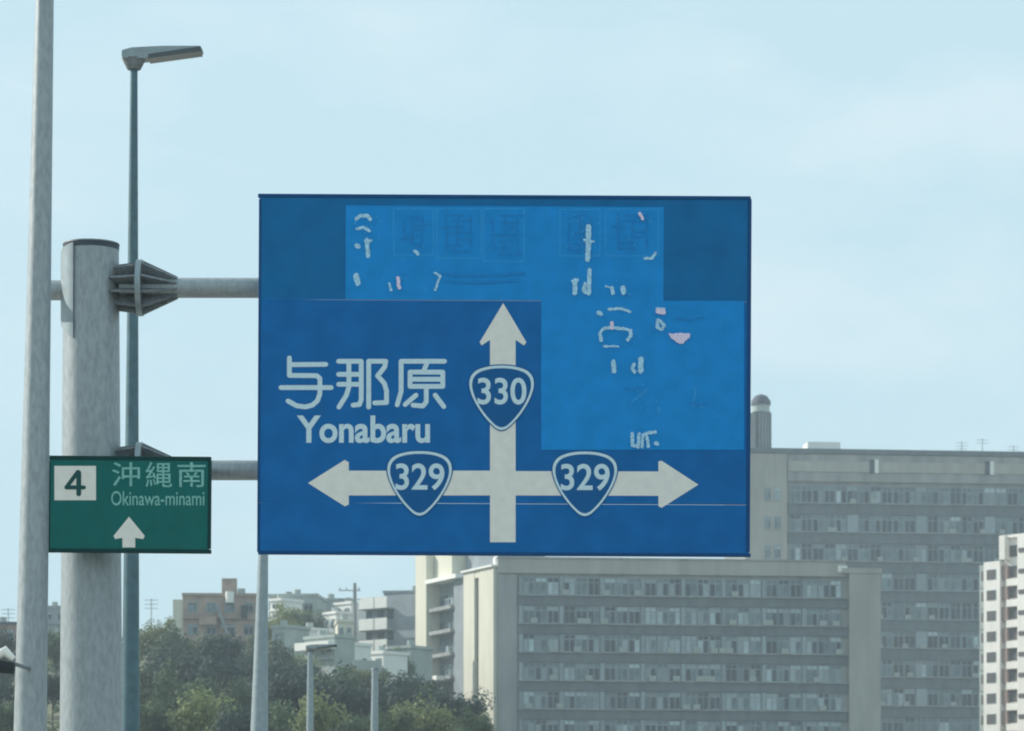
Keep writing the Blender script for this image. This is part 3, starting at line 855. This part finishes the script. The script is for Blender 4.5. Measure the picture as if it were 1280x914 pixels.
# --- houses on the hillside
def house(name, label, px0, px1, py0, py1, Y, m, turn=0.0, rows=2, cols=3, depth=9.0, cat='house', roof=None, parapet=True):
    a = P(px0, py0, Y); b = P(px1, py1, Y)
    zb = min(h(a.x, Y), b.z) - 1.0
    o = thing(name, label, cat, (a.x, Y, zb), turn)
    w = (b.x - a.x) / cos(turn); H = a.z - zb
    MB().box((0, 0, 0), (w, depth, H)).build('wall', m, o)
    if parapet:
        MB().box((-.15, -.15, H + .003), (w + .15, depth + .15, H + .35)).build('parapet', roof or m, o)
    Hv = a.z - b.z
    ww, wh = min(1.7, w / cols * .55), min(1.2, Hv / rows * .5)
    ws = win_set(ww, wh, name)
    for r_ in range(rows):
        for c in range(cols):
            add_window(ws, o, (c + .5) * w / cols - ww / 2, -.08, H - Hv * (r_ + .62) / rows - wh * .3, (.7, .3, .1), rb_)
        MB().box((-.05, -.35, H - Hv * (r_ + 1) / rows - .1), (w + .05, -.003, H - Hv * (r_ + 1) / rows + .1)).build('floor_band', m, o)
    tx_ = rb_.uniform(.6, max(.7, w - .8))
    MB().tube([(tx_, 1.2, H + .02), (tx_, 1.2, H + 1.0)], [.45, .45], 12).build('roof_tank', M['palewall'], o)
    MB().box((w * .5, -.42, H - Hv * .75), (w * .5 + .7, -.36, H - Hv * .75 + .5)).build('air_conditioner', M['palewall'], o)
    return o, w, H
o, w, H = house('house', 'pinkish grey hillside house with a square roof tower', 229, 322, 745, 800, 420, M['pinkwall'], R(4), 2, 4)
k = F / 420
MB().box((48 / k, 1, H + .353), (67 / k, 3, H + 2.2)).build('roof_tower', M['pinkwall'], o)
MB().tube([(58 / k, -.4, H - .8), (58 / k, -.4, H + .5)], [.5, .5], 12).build('water_tank', M['whitewall'], o)
MB().box((-1.2, .2, 0), (-.02, 7, H - .4)).build('side_wall', M['cream'], o)
MB().prism([(40 / k, H - 1.2), (44 / k, H - 1.2), (58 / k, H - 4.6), (54 / k, H - 4.6)], -1.2, -.2).build('outside_stair', M['greywall'], o)
MB().box((20 / k, -.7, H - 3.4), (42 / k, -.37, H - 2.4)).build('balcony', M['pinkwall'], o)
MB().box((72 / k, -.5, H - 2.6), (80 / k, -.37, H - 1.1)).build('opening', M['glass'], o)
house('house', 'pale grey green house high on the hill, right of the lamp pole', 336, 396, 746, 800, 470, M['palewall'], R(-6), 2, 3)
o, w, H = house('house', 'dark roofed flat house on the hilltop skyline', 350, 382, 748, 790, 500, M['greywall'], 0, 1, 2, roof=M['roofdark'])
house('house', 'grey house left of the white balcony apartments', 396, 443, 751, 815, 480, M['palewall'], R(5), 3, 3)
o, w, H = house('house', 'low pale house with a white canopy, half hidden by hillside trees', 381, 420, 800, 826, 400, M['palewall'], R(-45), 1, 3, depth=3)
MB().box((-.4, -1.2, H - 1.3), (w + .3, -.2, H - 0.45)).build('canopy', M['whitewall'], o)
house('house', 'small bright white house left of the canopy house', 371, 384, 789, 812, 425, M['whitewall'], R(-50), 1, 1, depth=3)
house('house', 'tiny white house under the grey hilltop house', 405, 421, 769, 792, 455, M['whitewall'], R(-50), 1, 2, depth=3)
house('house', 'flat white hilltop house with a roof edge against the sky, left of the utility pole', 418, 440, 757, 775, 470, M['whitewall'], R(-45), 1, 2, depth=4)
house('house', 'little pale house peeping over the trees right of the second lamp pole', 340, 358, 786, 808, 420, M['palewall'], R(-40), 1, 1, depth=4)
house('house', 'low white house among the trees under the balcony apartments', 455, 480, 819, 838, 415, M['whitewall'], R(-42), 1, 2, depth=4)
house('house', 'pale terrace house half hidden by trees, below the grey flat roofed block', 486, 514, 812, 834, 425, M['palewall'], R(-38), 1, 2, depth=4)
house('house', 'white two storey house just right of the second lamp pole on the hilltop', 338, 352, 752, 776, 466, M['whitewall'], R(-40), 2, 1, depth=4)
house('house', 'small cream house left of the utility pole', 422, 441, 778, 802, 430, M['cream'], R(6), 1, 2, depth=5)
house('house', 'bright stepped white house beside the utility pole foot', 424, 440, 808, 830, 405, M['whitewall'], R(-45), 1, 1, depth=3)
house('house', 'grey flat roofed block between the balcony apartments and the cream wing', 480, 528, 742, 840, 462, M['greywall'], R(-8), 4, 3, cat='building')
house('house', 'dim flat roofed house at the far left edge above the trees', -30, 21, 781, 830, 430, M['brown'], 0, 2, 3, roof=M['roofdark'])
house('house', 'hazy pale block between the leaning pole and the sign post', 53, 84, 760, 800, 540, M['greywall'], 0, 2, 2)
# three storeys of white balconies
Yw = 455.0
a = P(446, 741, Yw)
zb = h(a.x, Yw) - 2
o = thing('balcony_apartments', 'small apartment house with three bright white balcony fronts facing the sun', 'building', (a.x, Yw + 6, zb), R(-38))
kw = F / Yw
H = a.z - zb
w = 36 / kw / cos(R(38))
MB().box((0, 1.4, 0), (w + 5, 9, H + .1)).build('wall', M['greywall'], o)
for q in range(3):
    z_ = H - q * 27 / kw - 1.55
    for x0, x1 in ((0, w * .52), (w * .57, w)):
        MB().box((x0, 0, z_), (x1, .16, z_ + 1.45)).build('balcony_front', M['whitewall'], o)
    MB().box((-.05, 0.165, z_ - .1), (w + .1, 1.39, z_ + .1)).build('balcony_slab', M['palewall'], o)
    for x0 in (.1, w * .45, w * .8):
        MB().box((x0, 1.3, z_ - 1.3), (x0 + .9, 1.396, z_ - .2)).build('window', M['glass'], o)
# pale retaining wall in the trees
a, b = P(428, 825, 390), P(476, 850, 390)
o = thing('retaining_wall', 'pale concrete retaining wall among the hillside trees', 'wall', (a.x, 390, h(a.x, 390) - 2), R(-10))
MB().prism([(0, 0), (b.x - a.x, 0), (b.x - a.x, b.z - h(a.x, 390) + 4), ((b.x - a.x) * .3, a.z - h(a.x, 390) + 2), (0, b.z - h(a.x, 390) + 3)], 0, 1).build('wall_face', M['palewall'], o)
# utility pole with cross-arms
a = P(443.5, 729, 440)
gz_ = h(a.x, 440) - 1
o = thing('utility_pole', 'grey concrete utility pole on the hillside beside the white balconies', 'utility pole', (a.x, 440, gz_))
MB().tube([(0, 0, 0), (0, 0, a.z - gz_)], [.30, .2], 12).build('shaft', M['concrete'], o)
for dz in (.9, 2.0):
    MB().box((-2.0, -.06, a.z - gz_ - dz - .06), (.7, .06, a.z - gz_ - dz + .06)).build('cross_arm', M['greywall'], o)
for dx in (-1.8, -1.0, .5):
    MB().tube([(dx, 0, a.z - gz_ - .835), (dx, 0, a.z - gz_ - .5)], [.08, .05], 8).build('insulator', M['greywall'], o)
# rooftop aerials on the skyline
for px, py, Y, lab in ((6, 757, 432, 'thin television aerial above the dim house at the far left edge'), (186, 745, 430, 'thin bare aerial mast above the trees left of the pinkish house')):
    a = P(px, py, Y); gz_ = P(px, 800, Y).z
    o = thing('aerial', lab, 'aerial', (a.x, Y + 3, gz_))
    MB().tube([(0, 0, 0), (0, 0, a.z - gz_)], [.07, .05], 6).build('mast', M['greywall'], o)
    for q in range(3):
        MB().tube([(-.8, 0, a.z - gz_ - .2 - q * .5), (.8, 0, a.z - gz_ - .2 - q * .5)], [.04, .04], 5).build('rod', M['greywall'], o)

# ------------------------------------------------------------------ trees
rt_ = random.Random(21)
def crown_mesh(m, seed, n_cl=27, per=160, size=0.056):
    """crown of width 1 and height 1 standing on z = 0, made of leaf clumps"""
    r = random.Random(seed); b = MB()
    for c in range(n_cl):
        th, ph = r.random() * 2 * pi, math.acos(r.uniform(-.75, 1))
        rad = r.uniform(.45, .95) if c > 4 else r.uniform(0, .4)
        cx_, cy_, cz_ = .36 * rad * sin(ph) * cos(th), .36 * rad * sin(ph) * sin(th), .5 + .36 * rad * cos(ph)
        cr_ = r.uniform(.10, .19)
        for i in range(per):
            d_ = Vector((r.gauss(0, 1), r.gauss(0, 1), r.gauss(0, 1))).normalized()
            q = Vector((cx_, cy_, cz_)) + d_ * cr_ * (r.random() ** .4) * Vector((1, 1, .8)).length / 1.6
            nrm = (d_ + Vector((r.gauss(0, .5), r.gauss(0, .5), r.gauss(0, .5) + .3))).normalized()
            t1 = nrm.orthogonal().normalized(); t1 = (Matrix.Rotation(r.random() * 2 * pi, 3, nrm) @ t1)
            t2 = nrm.cross(t1)
            s1, s2 = size * r.uniform(.5, 1), size * r.uniform(.3, .6)
            b.add([q - t1 * s1 * .5, q + t2 * s2 * .5 - t1 * s1 * .05, q + t1 * s1 * .5, q - t2 * s2 * .5 - t1 * s1 * .05], [(0, 1, 2, 3)])
    zs = sorted(v[2] for v in b.v); xs = sorted(v[0] for v in b.v)
    z0, z1 = zs[len(zs) // 100], zs[-len(zs) // 100]; wx = (xs[-len(xs) // 100] - xs[len(xs) // 100])
    b.v = [(v[0] / wx, v[1] / wx, (v[2] - z0) / (z1 - z0)) for v in b.v]
    me = bpy.data.meshes.new('crown')
    me.from_pydata(b.v, [], b.f); me.materials.append(m); me.update()
    return me
def trunk_mesh(seed):
    r = random.Random(seed); b = MB()
    b.tube([(0, 0, 0), (.01, 0, .3), (.0, .01, .62)], [.045, .032, .015], 8)
    for q in range(6):
        a = q * 1.05 + r.random(); z0 = r.uniform(.25, .5)
        b.tube([(0, 0, z0), (.14 * cos(a), .14 * sin(a), z0 + .14), (.27 * cos(a), .27 * sin(a), z0 + .26)], [.022, .014, .006], 6)
    return b.mesh('trunk', M['bark'])
crowns = {k: [crown_mesh(M[k], 40 + i * 7 + len(k)) for i in range(3)] for k in ('leaf', 'leaf_y', 'leaf_b')}
trunks = [trunk_mesh(i) for i in range(3)]
KIND = {'leaf': ('leafy_tree', 'green'), 'leaf_y': ('leafy_tree', 'yellow green'), 'leaf_b': ('leafy_tree', 'dark bluish')}
def tree(px, py, wpx, Y, kind, label, grp):
    X = (px - 640) * Y / F
    g0 = h(X, Y) - .3
    top = P(px, py, Y).z
    H = max(top - g0, 3.0)
    Wd = wpx * Y / F
    o = thing('leafy_tree', label, 'tree', (X, Y, g0), rt_.random() * 6.28, grp)
    ch = min(H * .92, Wd * 1.05)
    c = put('crown', rt_.choice(crowns[kind]), o, (0, 0, H - ch)); c.scale = (Wd * 1.08, Wd * 1.08, ch)
    t_ = put('trunk', rt_.choice(trunks), o); t_.scale = (Wd * .7, Wd * .7, (H - ch * .35) / .62)
    return o
TREES = [
 (366, 757, 40, 462, 'leaf_y', 'pale green tree on the hilltop in front of the pale grey green house'),
 (392, 764, 34, 455, 'leaf', 'small green tree at the right corner of the pale grey green house'),
 (418, 800, 36, 425, 'leaf', 'green tree between the small cream house and the canopy house'),
 (455, 836, 40, 370, 'leaf_y', 'light green tree in front of the pale retaining wall'),
 (226, 842, 70, 265, 'leaf', 'rounded green tree between the first lamp pole and the yellow green tree'),
 (280, 850, 70, 270, 'leaf', 'green tree just above and right of the yellow green tree'),
 (420, 838, 60, 300, 'leaf', 'green tree under the small pale wall, left of the plain pole'),
 (330, 822, 60, 340, 'leaf_b', 'dark tree hugging the second lamp pole on its right'),
 (378, 848, 60, 270, 'leaf_b', 'dark tree just left of the distant lamp post'),
 (520, 862, 60, 280, 'leaf_b', 'dark tree in front of the white podium of the cream wing'),
 (214, 786, 50, 375, 'leaf', 'green tree beside the cream flank of the pinkish house'),
 (276, 796, 50, 350, 'leaf_b', 'dark tree against the middle of the pinkish house'),
 (2, 789, 60, 330, 'leaf_b', 'dark tree under the dim house at the far left edge'),
 (-6, 846, 70, 280, 'leaf_b', 'dark tree low at the far left edge below the hooded fixture'),
 (8, 880, 50, 240, 'leaf', 'small green tree in the bottom left corner'),
 (70, 786, 44, 350, 'leaf', 'tree between the leaning pole and the sign post, highest there'),
 (66, 838, 42, 300, 'leaf_b', 'dark tree between the leaning pole and the sign post, below another'),
 (120, 790, 90, 370, 'leaf', 'tree mostly hidden behind the thick sign post'),
 (194, 776, 46, 380, 'leaf_y', 'pale green tree on the slope left of the pinkish house'),
 (215, 800, 60, 370, 'leaf', 'green tree against the left foot of the pinkish house'),
 (262, 796, 60, 385, 'leaf', 'green tree in front of the pinkish house wall'),
 (304, 800, 60, 380, 'leaf', 'green tree at the right foot of the pinkish house'),
 (240, 815, 90, 330, 'leaf_b', 'broad dark bluish tree below the pinkish house'),
 (288, 826, 90, 320, 'leaf_b', 'dark bluish tree just left of the second lamp pole'),
 (196, 830, 80, 300, 'leaf', 'green tree right of the sign post halfway down the slope'),
 (188, 880, 60, 240, 'leaf', 'green tree at the bottom just right of the first lamp pole'),
 (252, 866, 100, 240, 'leaf_y', 'bright yellow green tree at the bottom between two lamp poles'),
 (302, 880, 60, 230, 'leaf_b', 'dark tree at the bottom touching the second lamp pole'),
 (352, 774, 46, 440, 'leaf_y', 'pale tree near the hilltop right of the second lamp pole'),
 (352, 806, 60, 370, 'leaf', 'green tree right of the second lamp pole under the pale house'),
 (352, 835, 80, 310, 'leaf_b', 'dark tree left of the distant pale lamp'),
 (346, 880, 60, 240, 'leaf', 'green tree at the bottom right of the second lamp pole'),
 (400, 836, 70, 320, 'leaf_b', 'dark tree right behind the head of the distant lamp'),
 (398, 872, 92, 230, 'leaf_y', 'light green tree at the foot of the distant pale lamp'),
 (440, 855, 70, 290, 'leaf_b', 'dark tree between the distant lamp and the plain pole'),
 (452, 895, 60, 220, 'leaf', 'green tree at the bottom left of the plain pole'),
 (463, 828, 44, 400, 'leaf', 'tree under the white balconies'),
 (505, 843, 70, 330, 'leaf_b', 'very dark tree right of the plain pole'),
 (480, 858, 60, 300, 'leaf_b', 'dark tree close behind the plain pole'),
 (488, 890, 64, 230, 'leaf', 'green tree at the bottom right of the plain pole'),
 (548, 858, 70, 300, 'leaf', 'green tree below the cream wing'),
 (530, 880, 70, 250, 'leaf_y', 'paler green tree at the bottom below the cream wing'),
 (578, 868, 56, 270, 'leaf_b', 'dark tree covering the lower left of the cream end wall'),
 (594, 886, 44, 240, 'leaf', 'small green tree in front of the foot of the cream end wall'),
 (430, 806, 40, 430, 'leaf', 'small tree in front of the grey hillside house'),
 (500, 812, 40, 420, 'leaf', 'small tree in front of the grey flat roofed block'),
 (372, 820, 46, 380, 'leaf_y', 'pale tree beside the low white walled house'),
]
for a in TREES: tree(a[0], a[1], a[2], a[3], a[4], a[5], 'trees on the hillside')
# low scrub that fills the slope between the trees
sb = MB(); rs = random.Random(5)
for q in range(9000):
    Y = rs.uniform(200, 520); px = rs.uniform(-40, 610)
    X = (px - 640) * Y / F; g0 = h(X, Y)
    c0 = Vector((X, Y, g0 + 2.2 * rs.random() * (.5 + .5 * sin(X * .5) * sin(Y * .4))))
    nrm = Vector((rs.gauss(0, .6), rs.gauss(0, .6), 1)).normalized(); t1 = nrm.orthogonal().normalized(); t2 = nrm.cross(t1)
    s1 = rs.uniform(.2, .5)
    sb.add([c0 - t1 * s1, c0 + t2 * s1 * .6, c0 + t1 * s1, c0 - t2 * s1 * .6], [(0, 1, 2, 3)])
me = bpy.data.meshes.new('scrub'); me.from_pydata(sb.v, [], sb.f); me.materials.append(M['leaf']); me.update()
tag(put('scrub', me), 'low green scrub covering the slope between the trees', 'scrub', kind='stuff')
